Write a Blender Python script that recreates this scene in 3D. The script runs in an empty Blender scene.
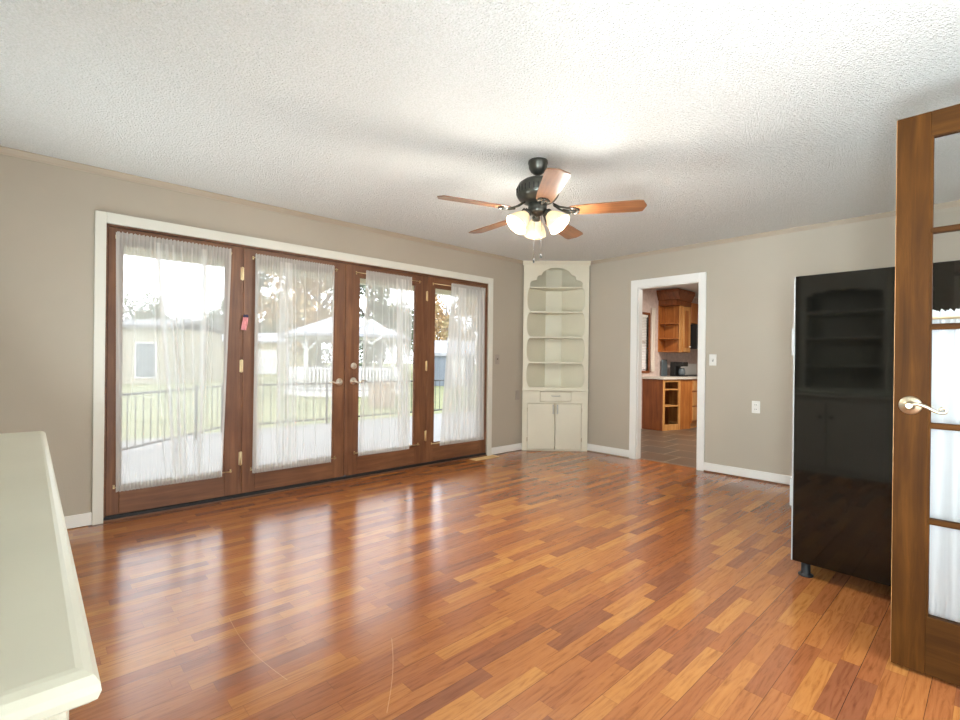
import bpy, bmesh, math, random
from mathutils import Vector, Matrix
random.seed(7)
scene = bpy.context.scene
COL = scene.collection
PI = math.pi

# ------------------------------------------------------------------ camera
cam_d = bpy.data.cameras.new('camera'); cam = bpy.data.objects.new('camera', cam_d); COL.objects.link(cam)
cam_d.sensor_width = 36.0; cam_d.lens = 484.92 / 960 * 36; cam_d.clip_start = 0.02; cam_d.clip_end = 400
a_, p_, r_ = math.radians(47.027), math.radians(-0.051), math.radians(0.675)
fw = Vector((-math.sin(a_)*math.cos(p_), math.cos(a_)*math.cos(p_), math.sin(p_)))
rt = Vector((math.cos(a_), math.sin(a_), 0)); up = rt.cross(fw)
rt2 = rt*math.cos(r_) + up*math.sin(r_); up2 = -rt*math.sin(r_) + up*math.cos(r_)
M = Matrix((rt2, up2, -fw)).transposed().to_4x4(); M.translation = Vector((4.2257, 0, 1.1618))
cam.matrix_world = M
scene.camera = cam

# ------------------------------------------------------------------ light and exposure
vs = scene.view_settings
vs.view_transform = 'Standard'; vs.look = 'None'; vs.gamma = 1.0; vs.exposure = 0.7; vs.use_curve_mapping = False
SKY = 3.0
w = bpy.data.worlds.new('overcast_sky'); scene.world = w; w.use_nodes = True
wn = w.node_tree.nodes; wl = w.node_tree.links; wn.clear()
wo = wn.new('ShaderNodeOutputWorld'); wb = wn.new('ShaderNodeBackground'); wl.new(wb.outputs[0], wo.inputs[0])
wb.inputs['Strength'].default_value = SKY
tc = wn.new('ShaderNodeTexCoord'); no = wn.new('ShaderNodeTexNoise'); no.inputs['Scale'].default_value = 2.2
wl.new(tc.outputs['Generated'], no.inputs['Vector'])
cr = wn.new('ShaderNodeValToRGB'); cr.color_ramp.elements[0].color = (.76, .82, .88, 1); cr.color_ramp.elements[1].color = (.93, .97, 1.02, 1)
cr.color_ramp.elements[0].position = .3; cr.color_ramp.elements[1].position = .7
wl.new(no.outputs['Fac'], cr.inputs[0]); wl.new(cr.outputs[0], wb.inputs['Color'])

def area(name, loc, direction, sx, sy, power, col=(1, 1, 1), spread=180):
    d = bpy.data.lights.new(name, 'AREA'); d.shape = 'RECTANGLE'; d.size = sx; d.size_y = sy; d.energy = power; d.color = col; d.spread = math.radians(spread)
    o = bpy.data.objects.new(name, d); COL.objects.link(o); o.location = loc
    o.rotation_euler = Vector(direction).to_track_quat('-Z', 'Y').to_euler()
    return o
# unseen fill lamp added just outside the doorway in the east wall
area('east_doorway_fill', (4.95, 1.6, 1.15), (-1, 0, 0), 1.45, 1.9, 2.5, (.90, .98, 1.0))
# fill lamp added behind the camera to brighten the back wall
area('rear_fill', (4.45, -0.62, 1.50), (-.04, 1, .10), .5, 1.3, 36, (.84, .98, 1.04), 100)
# two out-of-view fill lamps added by the near wall to brighten the ceiling
area('ceiling_fill', (.78, -0.40, .30), (.42, .75, .85), .5, .35, 17, (.86, .98, 1.02), 125)
area('ceiling_fill_corner', (4.42, -0.36, .45), (-.10, .85, .75), 0.5, 0.4, 19, (.86, .98, 1.03), 102)

# ------------------------------------------------------------------ material helpers
def lin(c):
    return tuple(((v/255.0)/12.92 if v/255.0 <= .04045 else ((v/255.0+.055)/1.055)**2.4) for v in c) + (1.0,)

class NT:
    def __init__(s, name):
        s.m = bpy.data.materials.new(name); s.m.use_nodes = True
        s.t = s.m.node_tree; s.n = s.t.nodes; s.l = s.t.links
        s.bsdf = s.n['Principled BSDF']; s.out = s.n['Material Output']
    def node(s, typ, **kw):
        nd = s.n.new(typ)
        for k, v in kw.items():
            if k in nd.inputs: nd.inputs[k].default_value = v
            else: setattr(nd, k, v)
        return nd
    def link(s, a, b): s.l.new(a, b)
    def math(s, op, a, b=None, c=None):
        nd = s.n.new('ShaderNodeMath'); nd.operation = op
        for i, v in enumerate((a, b, c)):
            if v is None: continue
            if isinstance(v, (int, float)): nd.inputs[i].default_value = v
            else: s.l.new(v, nd.inputs[i])
        return nd.outputs[0]
    def coords(s, scale=(1, 1, 1), rot=(0, 0, 0)):
        t = s.n.new('ShaderNodeTexCoord'); mp = s.n.new('ShaderNodeMapping')
        mp.inputs['Scale'].default_value = scale; mp.inputs['Rotation'].default_value = rot
        s.l.new(t.outputs['Object'], mp.inputs['Vector']); return mp.outputs[0]
    def ramp(s, fac, stops):
        r = s.n.new('ShaderNodeValToRGB'); e = r.color_ramp.elements
        e[0].position, e[0].color = stops[0][0], lin(stops[0][1]); e[1].position, e[1].color = stops[-1][0], lin(stops[-1][1])
        for p, c in stops[1:-1]:
            x = e.new(p); x.color = lin(c)
        s.l.new(fac, r.inputs[0]); return r.outputs[0]
    def bump(s, h, strength, dist):
        b = s.n.new('ShaderNodeBump'); b.inputs['Strength'].default_value = strength; b.inputs['Distance'].default_value = dist
        s.l.new(h, b.inputs['Height']); s.l.new(b.outputs[0], s.bsdf.inputs['Normal'])
    def set(s, **kw):
        for k, v in kw.items(): s.bsdf.inputs[k.replace('_', ' ')].default_value = v

def paint(name, c, rough=.5, var=6, scale=3.0, bump=.0, bscale=80, spec=.5, metallic=0, coat=0):
    t = NT(name); v = t.coords()
    n = t.node('ShaderNodeTexNoise', Scale=scale, Detail=4.0); t.link(v, n.inputs['Vector'])
    lo = tuple(max(0, x-var) for x in c); hi = tuple(min(255, x+var) for x in c)
    t.link(t.ramp(n.outputs['Fac'], [(.3, lo), (.7, hi)]), t.bsdf.inputs['Base Color'])
    t.set(Roughness=rough, Metallic=metallic)
    t.bsdf.inputs['Specular IOR Level'].default_value = spec
    t.bsdf.inputs['Coat Weight'].default_value = coat
    if bump:
        n2 = t.node('ShaderNodeTexNoise', Scale=bscale, Detail=3.0); t.link(v, n2.inputs['Vector'])
        t.bump(n2.outputs['Fac'], bump, .004)
    return t.m

def wood(name, dark, mid, light, axis='Z', scale=1.0, rough=.35, coat=0):
    t = NT(name); s = [22*scale]*3; s['XYZ'.index(axis)] = 1.6*scale
    v = t.coords(tuple(s))
    n = t.node('ShaderNodeTexNoise', Scale=1.0, Detail=7.0, Roughness=.62, Distortion=.6); t.link(v, n.inputs['Vector'])
    v2 = t.coords((3*scale, 3*scale, 3*scale)); n2 = t.node('ShaderNodeTexNoise', Scale=1.0, Detail=2.0); t.link(v2, n2.inputs['Vector'])
    f = t.math('ADD', t.math('MULTIPLY', n.outputs['Fac'], .72), t.math('MULTIPLY', n2.outputs['Fac'], .28))
    t.link(t.ramp(f, [(.32, dark), (.5, mid), (.68, light)]), t.bsdf.inputs['Base Color'])
    t.set(Roughness=rough); t.bsdf.inputs['Coat Weight'].default_value = coat; t.bump(n.outputs['Fac'], .08, .002)
    if rough > .5: t.bsdf.inputs['Specular IOR Level'].default_value = .08
    return t.m

def metal(name, c, rough=.3):
    return paint(name, c, rough, 4, 30, metallic=1.0)

# floor: three-strip laminate running along Y
def floor_mat():
    t = NT('laminate_floor'); tcn = t.n.new('ShaderNodeTexCoord'); sp = t.n.new('ShaderNodeSeparateXYZ')
    t.link(tcn.outputs['Object'], sp.inputs[0]); X, Y = sp.outputs[0], sp.outputs[1]
    W, L = .0645, .41
    xs = t.math('DIVIDE', X, W); row = t.math('FLOOR', xs)
    wn1 = t.node('ShaderNodeTexWhiteNoise', noise_dimensions='1D'); t.link(row, wn1.inputs['W'])
    ys = t.math('ADD', t.math('DIVIDE', Y, L), t.math('MULTIPLY', wn1.outputs['Value'], 7.3))
    cel = t.math('FLOOR', ys)
    cb = t.n.new('ShaderNodeCombineXYZ'); t.link(row, cb.inputs[0]); t.link(cel, cb.inputs[1])
    wn2 = t.node('ShaderNodeTexWhiteNoise', noise_dimensions='2D'); t.link(cb.outputs[0], wn2.inputs['Vector'])
    base = t.ramp(wn2.outputs['Value'], [(0, (146, 91, 62)), (.22, (162, 100, 61)), (.5, (173, 110, 64)), (.8, (183, 120, 66)), (1, (196, 136, 74))])
    # grain inside each strip, shifted per cell
    off = t.n.new('ShaderNodeVectorMath'); off.operation = 'SCALE'; off.inputs['Scale'].default_value = 40
    t.link(wn2.outputs['Color'], off.inputs[0])
    add = t.n.new('ShaderNodeVectorMath'); add.operation = 'ADD'; t.link(tcn.outputs['Object'], add.inputs[0]); t.link(off.outputs[0], add.inputs[1])
    mp = t.n.new('ShaderNodeMapping'); mp.inputs['Scale'].default_value = (46, 4.2, 1); t.link(add.outputs[0], mp.inputs['Vector'])
    g = t.node('ShaderNodeTexNoise', Scale=1.0, Detail=6.0, Roughness=.6, Distortion=2.2); t.link(mp.outputs[0], g.inputs['Vector'])
    mp2 = t.n.new('ShaderNodeMapping'); mp2.inputs['Scale'].default_value = (14, 2.0, 1); t.link(add.outputs[0], mp2.inputs['Vector'])
    wv = t.node('ShaderNodeTexWave', Scale=.8, Distortion=12.0, Detail=3.0); wv.bands_direction = 'X'; t.link(mp2.outputs[0], wv.inputs['Vector'])
    gg = t.math('ADD', t.math('MULTIPLY', g.outputs['Fac'], .9), t.math('MULTIPLY', wv.outputs['Fac'], .1))
    gr = t.ramp(gg, [(.28, (190, 172, 160)), (.5, (240, 234, 228)), (.75, (255, 255, 255))])
    mx = t.n.new('ShaderNodeMix'); mx.data_type = 'RGBA'; mx.blend_type = 'MULTIPLY'; mx.inputs[0].default_value = .85
    t.link(base, mx.inputs[6]); t.link(gr, mx.inputs[7])
    # joints
    fx = t.math('FRACT', xs); fy = t.math('FRACT', ys)
    ex = t.math('MINIMUM', fx, t.math('SUBTRACT', 1.0, fx)); ey = t.math('MINIMUM', fy, t.math('SUBTRACT', 1.0, fy))
    row3 = t.math('FRACT', t.math('DIVIDE', xs, 3.0)); e3 = t.math('MINIMUM', row3, t.math('SUBTRACT', 1.0, row3))
    jx = t.math('LESS_THAN', t.math('MULTIPLY', ex, W), .0007); jy = t.math('LESS_THAN', t.math('MULTIPLY', ey, L), .0009)
    j3 = t.math('LESS_THAN', t.math('MULTIPLY', e3, 3*W), .0013)
    j = t.math('MINIMUM', 1.0, t.math('ADD', t.math('MULTIPLY', t.math('MAXIMUM', jx, jy), .35), t.math('MULTIPLY', j3, .45)))
    dk = t.n.new('ShaderNodeMix'); dk.data_type = 'RGBA'; dk.inputs[7].default_value = lin((74, 38, 24))
    t.link(j, dk.inputs[0]); t.link(mx.outputs[2], dk.inputs[6])
    cur = dk.outputs[2]
    # long pale scratches across the strips
    def scratch(x0, y0, x1, y1, bend, col, prev):
        dx, dy = x1-x0, y1-y0; ln = math.hypot(dx, dy); dx /= ln; dy /= ln
        ax = t.math('SUBTRACT', X, x0); ay = t.math('SUBTRACT', Y, y0)
        al = t.math('ADD', t.math('MULTIPLY', ax, dx), t.math('MULTIPLY', ay, dy))
        pe = t.math('SUBTRACT', t.math('MULTIPLY', ay, dx), t.math('MULTIPLY', ax, dy))
        cv = t.math('MULTIPLY', t.math('SINE', t.math('MULTIPLY', al, PI/ln)), bend)
        near = t.math('LESS_THAN', t.math('ABSOLUTE', t.math('SUBTRACT', pe, cv)), .0013)
        ins = t.math('MULTIPLY', t.math('GREATER_THAN', al, 0.0), t.math('LESS_THAN', al, ln))
        m = t.n.new('ShaderNodeMix'); m.data_type = 'RGBA'; m.inputs[7].default_value = lin(col)
        t.link(t.math('MULTIPLY', t.math('MULTIPLY', near, ins), .55), m.inputs[0]); t.link(prev, m.inputs[6]); return m.outputs[2]
    for s_ in SCR: cur = scratch(*s_, (214, 160, 112), cur)
    t.link(cur, t.bsdf.inputs['Base Color'])
    n3 = t.node('ShaderNodeTexNoise', Scale=9.0, Detail=3.0); t.link(tcn.outputs['Object'], n3.inputs['Vector'])
    rr = t.math('ADD', t.math('MULTIPLY', n3.outputs['Fac'], .05), .17); t.link(rr, t.bsdf.inputs['Roughness'])
    t.bsdf.inputs['Specular IOR Level'].default_value = .5
    t.bsdf.inputs['IOR'].default_value = 1.8
    h = t.math('SUBTRACT', t.math('MULTIPLY', g.outputs['Fac'], .25), j)
    t.bump(h, .05, .001)
    return t.m
SCR = [(1.894, .663, 2.486, .692, -.024), (2.51, 1.115, 2.865, .869, .012), (2.247, .924, 2.25, 1.083, .0)]

def popcorn():
    t = NT('popcorn_ceiling'); v = t.coords()
    a = t.node('ShaderNodeTexNoise', Scale=120.0, Detail=4.0, Roughness=.65); t.link(v, a.inputs['Vector'])
    b = t.node('ShaderNodeTexVoronoi', Scale=95.0); t.link(v, b.inputs['Vector'])
    h = t.math('ADD', t.math('MULTIPLY', a.outputs['Fac'], 1.0), t.math('MULTIPLY', t.math('SUBTRACT', 1.0, b.outputs['Distance']), .6))
    t.link(t.ramp(a.outputs['Fac'], [(.35, (232, 234, 228)), (.6, (248, 249, 246))]), t.bsdf.inputs['Base Color'])
    t.set(Roughness=.95); t.bump(h, 1.0, .017); return t.m

def glass_mat(name, tint=(1, 1, 1), refl=.09):
    t = NT(name); tr = t.node('ShaderNodeBsdfTransparent'); tr.inputs[0].default_value = tint + (1,)
    gl = t.node('ShaderNodeBsdfGlossy', Roughness=.01); mx = t.n.new('ShaderNodeMixShader')
    fr = t.node('ShaderNodeFresnel', IOR=1.45); t.link(fr.outputs[0], mx.inputs[0])
    t.link(tr.outputs[0], mx.inputs[1]); t.link(gl.outputs[0], mx.inputs[2]); t.link(mx.outputs[0], t.out.inputs[0]); return t.m

def sheer_mat(name, c, base_op=.34, gain=.5):
    """woven sheer: where the cloth is gathered (attribute 'gather') it is denser and lets less through"""
    t = NT(name); at = t.node('ShaderNodeAttribute', attribute_name='gather')
    v = t.coords((1, 1, 1)); n = t.node('ShaderNodeTexNoise', Scale=420.0, Detail=1.0); t.link(v, n.inputs['Vector'])
    op = t.math('ADD', t.math('MULTIPLY', at.outputs['Fac'], gain), base_op)
    op = t.math('ADD', op, t.math('MULTIPLY', t.math('SUBTRACT', n.outputs['Fac'], .5), .08))
    op = t.math('MINIMUM', .97, op)
    tr = t.node('ShaderNodeBsdfTransparent'); df = t.node('ShaderNodeBsdfDiffuse'); tl = t.node('ShaderNodeBsdfTranslucent')
    df.inputs[0].default_value = lin(c); tl.inputs[0].default_value = lin(c)
    m1 = t.n.new('ShaderNodeMixShader'); m1.inputs[0].default_value = .30; t.link(df.outputs[0], m1.inputs[1]); t.link(tl.outputs[0], m1.inputs[2])
    m2 = t.n.new('ShaderNodeMixShader'); t.link(op, m2.inputs[0]); t.link(tr.outputs[0], m2.inputs[1]); t.link(m1.outputs[0], m2.inputs[2])
    t.link(m2.outputs[0], t.out.inputs[0]); return t.m

def emit_glass(name, c, strength):
    t = NT(name); v = t.coords(); n = t.node('ShaderNodeTexNoise', Scale=22.0, Detail=4.0, Distortion=1.5); t.link(v, n.inputs['Vector'])
    lo = tuple(int(x*.86) for x in c)
    t.link(t.ramp(n.outputs['Fac'], [(.35, lo), (.65, c)]), t.bsdf.inputs['Base Color'])
    t.bsdf.inputs['Emission Color'].default_value = lin(c); t.bsdf.inputs['Emission Strength'].default_value = strength
    t.set(Roughness=.35); return t.m

def tile_mat(name, c1, c2, c3, grout, size=.42, rough=.4):
    t = NT(name); tcn = t.n.new('ShaderNodeTexCoord'); mp = t.n.new('ShaderNodeMapping'); t.link(tcn.outputs['Object'], mp.inputs[0])
    br = t.node('ShaderNodeTexBrick'); t.link(mp.outputs[0], br.inputs['Vector'])
    br.inputs['Color1'].default_value = lin(c1); br.inputs['Color2'].default_value = lin(c2); br.inputs['Mortar'].default_value = lin(grout)
    br.inputs['Scale'].default_value = 1.0; br.inputs['Brick Width'].default_value = size; br.inputs['Row Height'].default_value = size
    br.inputs['Mortar Size'].default_value = .008; br.inputs['Bias'].default_value = 0
    n = t.node('ShaderNodeTexNoise', Scale=6.0, Detail=6.0); t.link(tcn.outputs['Object'], n.inputs['Vector'])
    mx = t.n.new('ShaderNodeMix'); mx.data_type = 'RGBA'; mx.inputs[7].default_value = lin(c3)
    t.link(t.math('MULTIPLY', t.math('SUBTRACT', 1.0, br.outputs['Fac']), t.math('MULTIPLY', n.outputs['Fac'], .6)), mx.inputs[0]); t.link(br.outputs['Color'], mx.inputs[6])
    t.link(mx.outputs[2], t.bsdf.inputs['Base Color']); t.set(Roughness=rough); return t.m

def siding(name, c, pitch=.18, axis='Z'):
    t = NT(name); v = t.coords(); sp = t.n.new('ShaderNodeSeparateXYZ'); t.link(v, sp.inputs[0])
    f = t.math('FRACT', t.math('DIVIDE', sp.outputs['XYZ'.index(axis)], pitch))
    lo = tuple(int(x*.8) for x in c)
    t.link(t.ramp(f, [(.0, lo), (.12, c), (1, c)]), t.bsdf.inputs['Base Color']); t.set(Roughness=.7); t.bump(f, .4, .01); return t.m

def foliage(name, a, b, c):
    t = NT(name); v = t.coords(); n = t.node('ShaderNodeTexNoise', Scale=1.3, Detail=3.0); t.link(v, n.inputs['Vector'])
    t.link(t.ramp(n.outputs['Fac'], [(.3, a), (.5, b), (.7, c)]), t.bsdf.inputs['Base Color']); t.set(Roughness=.8); return t.m

MAT = {}
MAT['floor'] = floor_mat()
MAT['ceiling'] = popcorn()
MAT['wall'] = paint('taupe_wall_paint', (184, 176, 161), .62, 3, 1.2, .12, 120, .35)
MAT['wall_left'] = MAT['wall']
MAT['trim'] = paint('white_trim_paint', (226, 226, 216), .35, 3, 2)
MAT['base'] = paint('white_baseboard_paint', (238, 238, 234), .4, 3, 2)
MAT['crown'] = paint('crown_paint', (180, 168, 150), .5, 3, 2)
MAT['hutch'] = paint('cream_cabinet_paint', (226, 222, 202), .42, 4, 2.5, .03, 60)
MAT['side'] = paint('white_sideboard_paint', (216, 215, 198), .32, 4, 2.5, .05, 40)
MAT['doorwood'] = wood('stained_door_wood', (90, 56, 36), (116, 76, 50), (140, 98, 66), 'Z', 1, .42)
MAT['railwood'] = wood('stained_rail_wood', (90, 56, 36), (116, 76, 50), (140, 98, 66), 'Y', 1, .42)
MAT['frenchwood'] = wood('walnut_stain_stile', (46, 26, 7), (66, 38, 10), (86, 52, 17), 'Z', 1.2, .6)
MAT['frenchrail'] = wood('walnut_stain_rail', (46, 26, 7), (62, 36, 10), (80, 49, 17), 'X', 1.2, .6)
MAT['glass'] = glass_mat('window_glass')
MAT['glass_near'] = glass_mat('french_glass')
MAT['sheer'] = sheer_mat('sheer_white', (230, 231, 228), .50, .46)
MAT['sheer2'] = sheer_mat('sheer_white_near', (232, 233, 233), .72, .25)
MAT['brass'] = metal('brass', (232, 214, 172), .4)
MAT['nickel'] = metal('satin_nickel', (196, 184, 158), .38)
MAT['chrome'] = metal('chrome', (200, 202, 204), .15)
MAT['black'] = paint('gloss_black_panel', (6, 6, 5), .05, 1, 2, coat=.0)
MAT['blackmatte'] = paint('matte_black', (22, 22, 22), .5, 3, 5)
MAT['greyedge'] = paint('grey_door_edge', (168, 169, 168), .4, 3, 4)
MAT['seal'] = paint('black_rubber', (24, 24, 26), .55, 3, 6)
MAT['fanmetal'] = paint('pewter_fan_metal', (88, 88, 82), .32, 8, 20, metallic=.8)
MAT['blade'] = wood('fan_blade_oak', (84, 52, 32), (116, 76, 48), (140, 98, 66), 'X', 1.6, .3, .5)
MAT['shade'] = emit_glass('frosted_shade_glass', (250, 226, 180), .32)
MAT['bulb'] = emit_glass('bulb_glass', (255, 236, 200), 6.0)
MAT['plate'] = paint('white_plastic_plate', (232, 231, 226), .35, 2, 10)
MAT['pull'] = paint('grey_pull', (186, 186, 180), .3, 3, 10)
MAT['nickel_light'] = metal('pale_nickel', (236, 230, 216), .42)
MAT['slot'] = paint('dark_slot', (70, 68, 64), .5, 2, 10)
MAT['paintedplate'] = paint('painted_over_plate', (168, 158, 148), .55, 2, 10)
MAT['vent'] = paint('tan_register', (232, 196, 138), .45, 5, 12)
MAT['pink'] = paint('pink_cloth', (232, 156, 160), .8, 10, 40)
MAT['navy'] = paint('navy_cloth', (60, 62, 92), .8, 6, 40)
MAT['oak'] = wood('kitchen_oak', (132, 72, 26), (168, 100, 44), (192, 126, 64), 'Z', 1.1, .4)
MAT['oakdark'] = wood('kitchen_oak_dark', (96, 50, 22), (122, 66, 30), (146, 84, 40), 'Z', 1.1, .4)
MAT['oaklight'] = wood('kitchen_oak_light', (170, 112, 56), (198, 142, 82), (216, 164, 104), 'Z', 1.1, .4)
MAT['counter'] = paint('laminate_worktop', (206, 200, 190), .35, 10, 60)
MAT['slate'] = tile_mat('slate_floor_tiles', (88, 78, 68), (104, 80, 60), (74, 68, 64), (150, 134, 114), .45, .35)
MAT['splash'] = tile_mat('splash_tiles', (206, 196, 178), (190, 180, 164), (170, 160, 150), (220, 214, 200), .11, .3)
MAT['kwall'] = paint('kitchen_wall_paint', (206, 186, 178), .6, 12, 14)
MAT['blind'] = paint('blind_slat', (240, 238, 232), .4, 2, 8)
MAT['lace'] = sheer_mat('lace_panel', (236, 226, 214), .75, .2)
MAT['deck'] = siding('deck_boards', (126, 125, 123), .14, 'X')
MAT['iron'] = paint('black_iron', (40, 42, 44), .5, 4, 8)
MAT['lawn'] = foliage('lawn_grass', (100, 106, 66), (116, 120, 78), (134, 132, 92))
MAT['cream'] = siding('cream_siding', (160, 154, 134))
MAT['yellow'] = siding('yellow_siding', (164, 156, 122))
MAT['soffit'] = paint('soffit_paint', (236, 232, 208), .6, 3, 3)
MAT['roof'] = paint('grey_shingle', (112, 112, 114), .85, 10, 3)
MAT['paleroof'] = paint('pale_roof', (150, 152, 158), .8, 8, 3)
MAT['bluegrey'] = siding('blue_grey_siding', (112, 121, 132), .2, 'Y')
MAT['extwhite'] = paint('exterior_white', (206, 206, 204), .5, 3, 3)
MAT['extdark'] = paint('window_dark', (96, 106, 112), .2, 6, 2)
MAT['tan'] = paint('tan_box', (160, 142, 122), .7, 8, 6)
MAT['leafgreen'] = foliage('green_leaves', (84, 96, 72), (106, 116, 90), (126, 134, 104))
MAT['leafdark'] = foliage('dark_leaves', (76, 86, 74), (94, 104, 88), (112, 120, 102))
MAT['leafautumn'] = foliage('autumn_leaves', (150, 118, 80), (170, 140, 98), (160, 148, 108))
MAT['bark'] = paint('bark', (112, 104, 96), .9, 12, 8)

# ------------------------------------------------------------------ geometry helpers
def bm_box(bm, x0, x1, y0, y1, z0, z1, bevel=0.0, segs=2):
    r = bmesh.ops.create_cube(bm, size=1.0)
    vs_ = r['verts']
    for v in vs_:
        v.co = Vector(((x0+x1)/2 + v.co.x*(x1-x0), (y0+y1)/2 + v.co.y*(y1-y0), (z0+z1)/2 + v.co.z*(z1-z0)))
    if bevel > 0:
        es = list({e for v in vs_ for e in v.link_edges})
        bmesh.ops.bevel(bm, geom=es, offset=bevel, segments=segs, affect='EDGES', profile=.5)

def bm_lathe(bm, prof, c, seg=32, axis=Vector((0, 0, 1)), cap=True):
    """prof: (radius, height) along axis from c"""
    q = Vector((0, 0, 1)).rotation_difference(Vector(axis).normalized())
    rings = []
    for (r, h) in prof:
        rings.append([bm.verts.new(Vector(c) + q @ Vector((r*math.cos(2*PI*i/seg), r*math.sin(2*PI*i/seg), h))) for i in range(seg)])
    for a, b in zip(rings, rings[1:]):
        for i in range(seg):
            f = bm.faces.new((a[i], a[(i+1) % seg], b[(i+1) % seg], b[i])); f.smooth = True
    if cap:
        if prof[0][0] > 1e-5: bm.faces.new(rings[0][::-1])
        if prof[-1][0] > 1e-5: bm.faces.new(rings[-1])

def bm_tube(bm, pts, r, seg=10, taper=None):
    pts = [Vector(p) for p in pts]; rings = []
    for i, p in enumerate(pts):
        d = (pts[min(i+1, len(pts)-1)] - pts[max(i-1, 0)]).normalized()
        u = d.orthogonal().normalized() if i == 0 else (rings_u - d*rings_u.dot(d)).normalized()
        rings_u = u; v = d.cross(u); rr = r if taper is None else taper[i]
        rings.append([bm.verts.new(p + (u*math.cos(2*PI*k/seg) + v*math.sin(2*PI*k/seg))*rr) for k in range(seg)])
    for a, b in zip(rings, rings[1:]):
        for k in range(seg):
            f = bm.faces.new((a[k], a[(k+1) % seg], b[(k+1) % seg], b[k])); f.smooth = True
    bm.faces.new(rings[0][::-1]); bm.faces.new(rings[-1])

def bm_prism(bm, poly, to3, depth):
    """extrude a 2-D polygon; to3(u, v, d) gives the 3-D point"""
    n = len(poly)
    a = [bm.verts.new(to3(u, v, 0)) for u, v in poly]; b = [bm.verts.new(to3(u, v, depth)) for u, v in poly]
    bm.faces.new(a[::-1]); bm.faces.new(b)
    for i in range(n): bm.faces.new((a[i], a[(i+1) % n], b[(i+1) % n], b[i]))

def bm_plate_hole(bm, outer, hole, to3, depth):
    """flat plate with one hole, extruded"""
    for d in (0, depth):
        vo = [bm.verts.new(to3(u, v, d)) for u, v in outer]; vh = [bm.verts.new(to3(u, v, d)) for u, v in hole]
        es = [bm.edges.new((l[i], l[(i+1) % len(l)])) for l in (vo, vh) for i in range(len(l))]
        bmesh.ops.triangle_fill(bm, use_beauty=True, use_dissolve=False, edges=es)
        if d == 0: A = (vo, vh)
        else: B = (vo, vh)
    for l0, l1 in zip(A, B):
        for i in range(len(l0)): bm.faces.new((l0[i], l0[(i+1) % len(l0)], l1[(i+1) % len(l0)], l1[i]))

def obj(name, bm, mat, parent=None, smooth_angle=None, local=False):
    bmesh.ops.recalc_face_normals(bm, faces=bm.faces)
    me = bpy.data.meshes.new(name); bm.to_mesh(me); bm.free(); me.materials.append(MAT[mat])
    o = bpy.data.objects.new(name, me); COL.objects.link(o)
    if parent:
        o.parent = parent
        if not local: o.matrix_parent_inverse = world(parent).inverted()
    return o

def world(o):
    m = o.matrix_basis.copy()
    p = o.parent
    while p:
        m = p.matrix_basis @ m if o.matrix_parent_inverse == Matrix() else p.matrix_basis @ o.matrix_parent_inverse @ m
        o = p; p = p.parent
    return m

def box(name, mat, dims, parent=None, bevel=0.0, local=False):
    bm = bmesh.new(); bm_box(bm, *dims, bevel=bevel); return obj(name, bm, mat, parent, local=local)
def boxes(name, mat, lst, parent=None, bevel=0.0, local=False):
    bm = bmesh.new()
    for d in lst: bm_box(bm, *d, bevel=bevel)
    return obj(name, bm, mat, parent, local=local)
def tag(o, label, cat, group=None, kind=None):
    o['label'] = label; o['category'] = cat
    if group: o['group'] = group
    if kind: o['kind'] = kind
    return o
def thing(name, loc, label, cat, group=None, rz=0.0, kind=None):
    o = bpy.data.objects.new(name, None); COL.objects.link(o); o.location = loc; o.rotation_euler = (0, 0, rz); o.empty_display_size = .1
    o.matrix_basis = Matrix.Translation(Vector(loc)) @ Matrix.Rotation(rz, 4, 'Z')
    return tag(o, label, cat, group, kind)
def structure(o):
    o['kind'] = 'structure'; return o
def copy_tree(o, parent=None, label=None):
    c = o.copy(); COL.objects.link(c)
    if parent: c.parent = parent
    if label: c['label'] = label
    for ch in list(o.children): copy_tree(ch, c)
    return c

# ------------------------------------------------------------------ the room
H = 2.44; BY = 5.293; EX = 4.78; SY = -0.66; T = .14; TB = .085
OY0, OY1, OZ = .388, 4.059, 2.076            # patio opening in the left wall
DX0, DX1, DZ = 1.285, 2.005, 2.036           # doorway in the back wall
structure(box('floor', 'floor', (-.02, 6.4, SY, BY+.06, -.08, 0)))
structure(box('ceiling', 'ceiling', (-.1, EX+.1, SY-.1, BY+.1, H, H+.1)))
structure(boxes('wall_left', 'wall', [(-T, 0, SY-T, OY0, -.1, H), (-T, 0, OY1, BY+T, -.1, H), (-T, 0, OY0, OY1, OZ, H)]))
structure(boxes('wall_back', 'wall', [(0, DX0, BY, BY+TB, 0, H), (DX1, EX+T, BY, BY+TB, 0, H), (DX0, DX1, BY, BY+TB, DZ, H)]))
structure(boxes('wall_right', 'wall', [(EX, EX+T, SY, .70, 0, H), (EX, EX+T, 2.46, BY, 0, H), (EX, EX+T, .70, 2.46, 2.13, H)]))
structure(boxes('wall_front', 'wall', [(-T, .2, SY-T, SY, 0, H), (.2, EX+T, SY-T, SY, 0, H)]))
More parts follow.
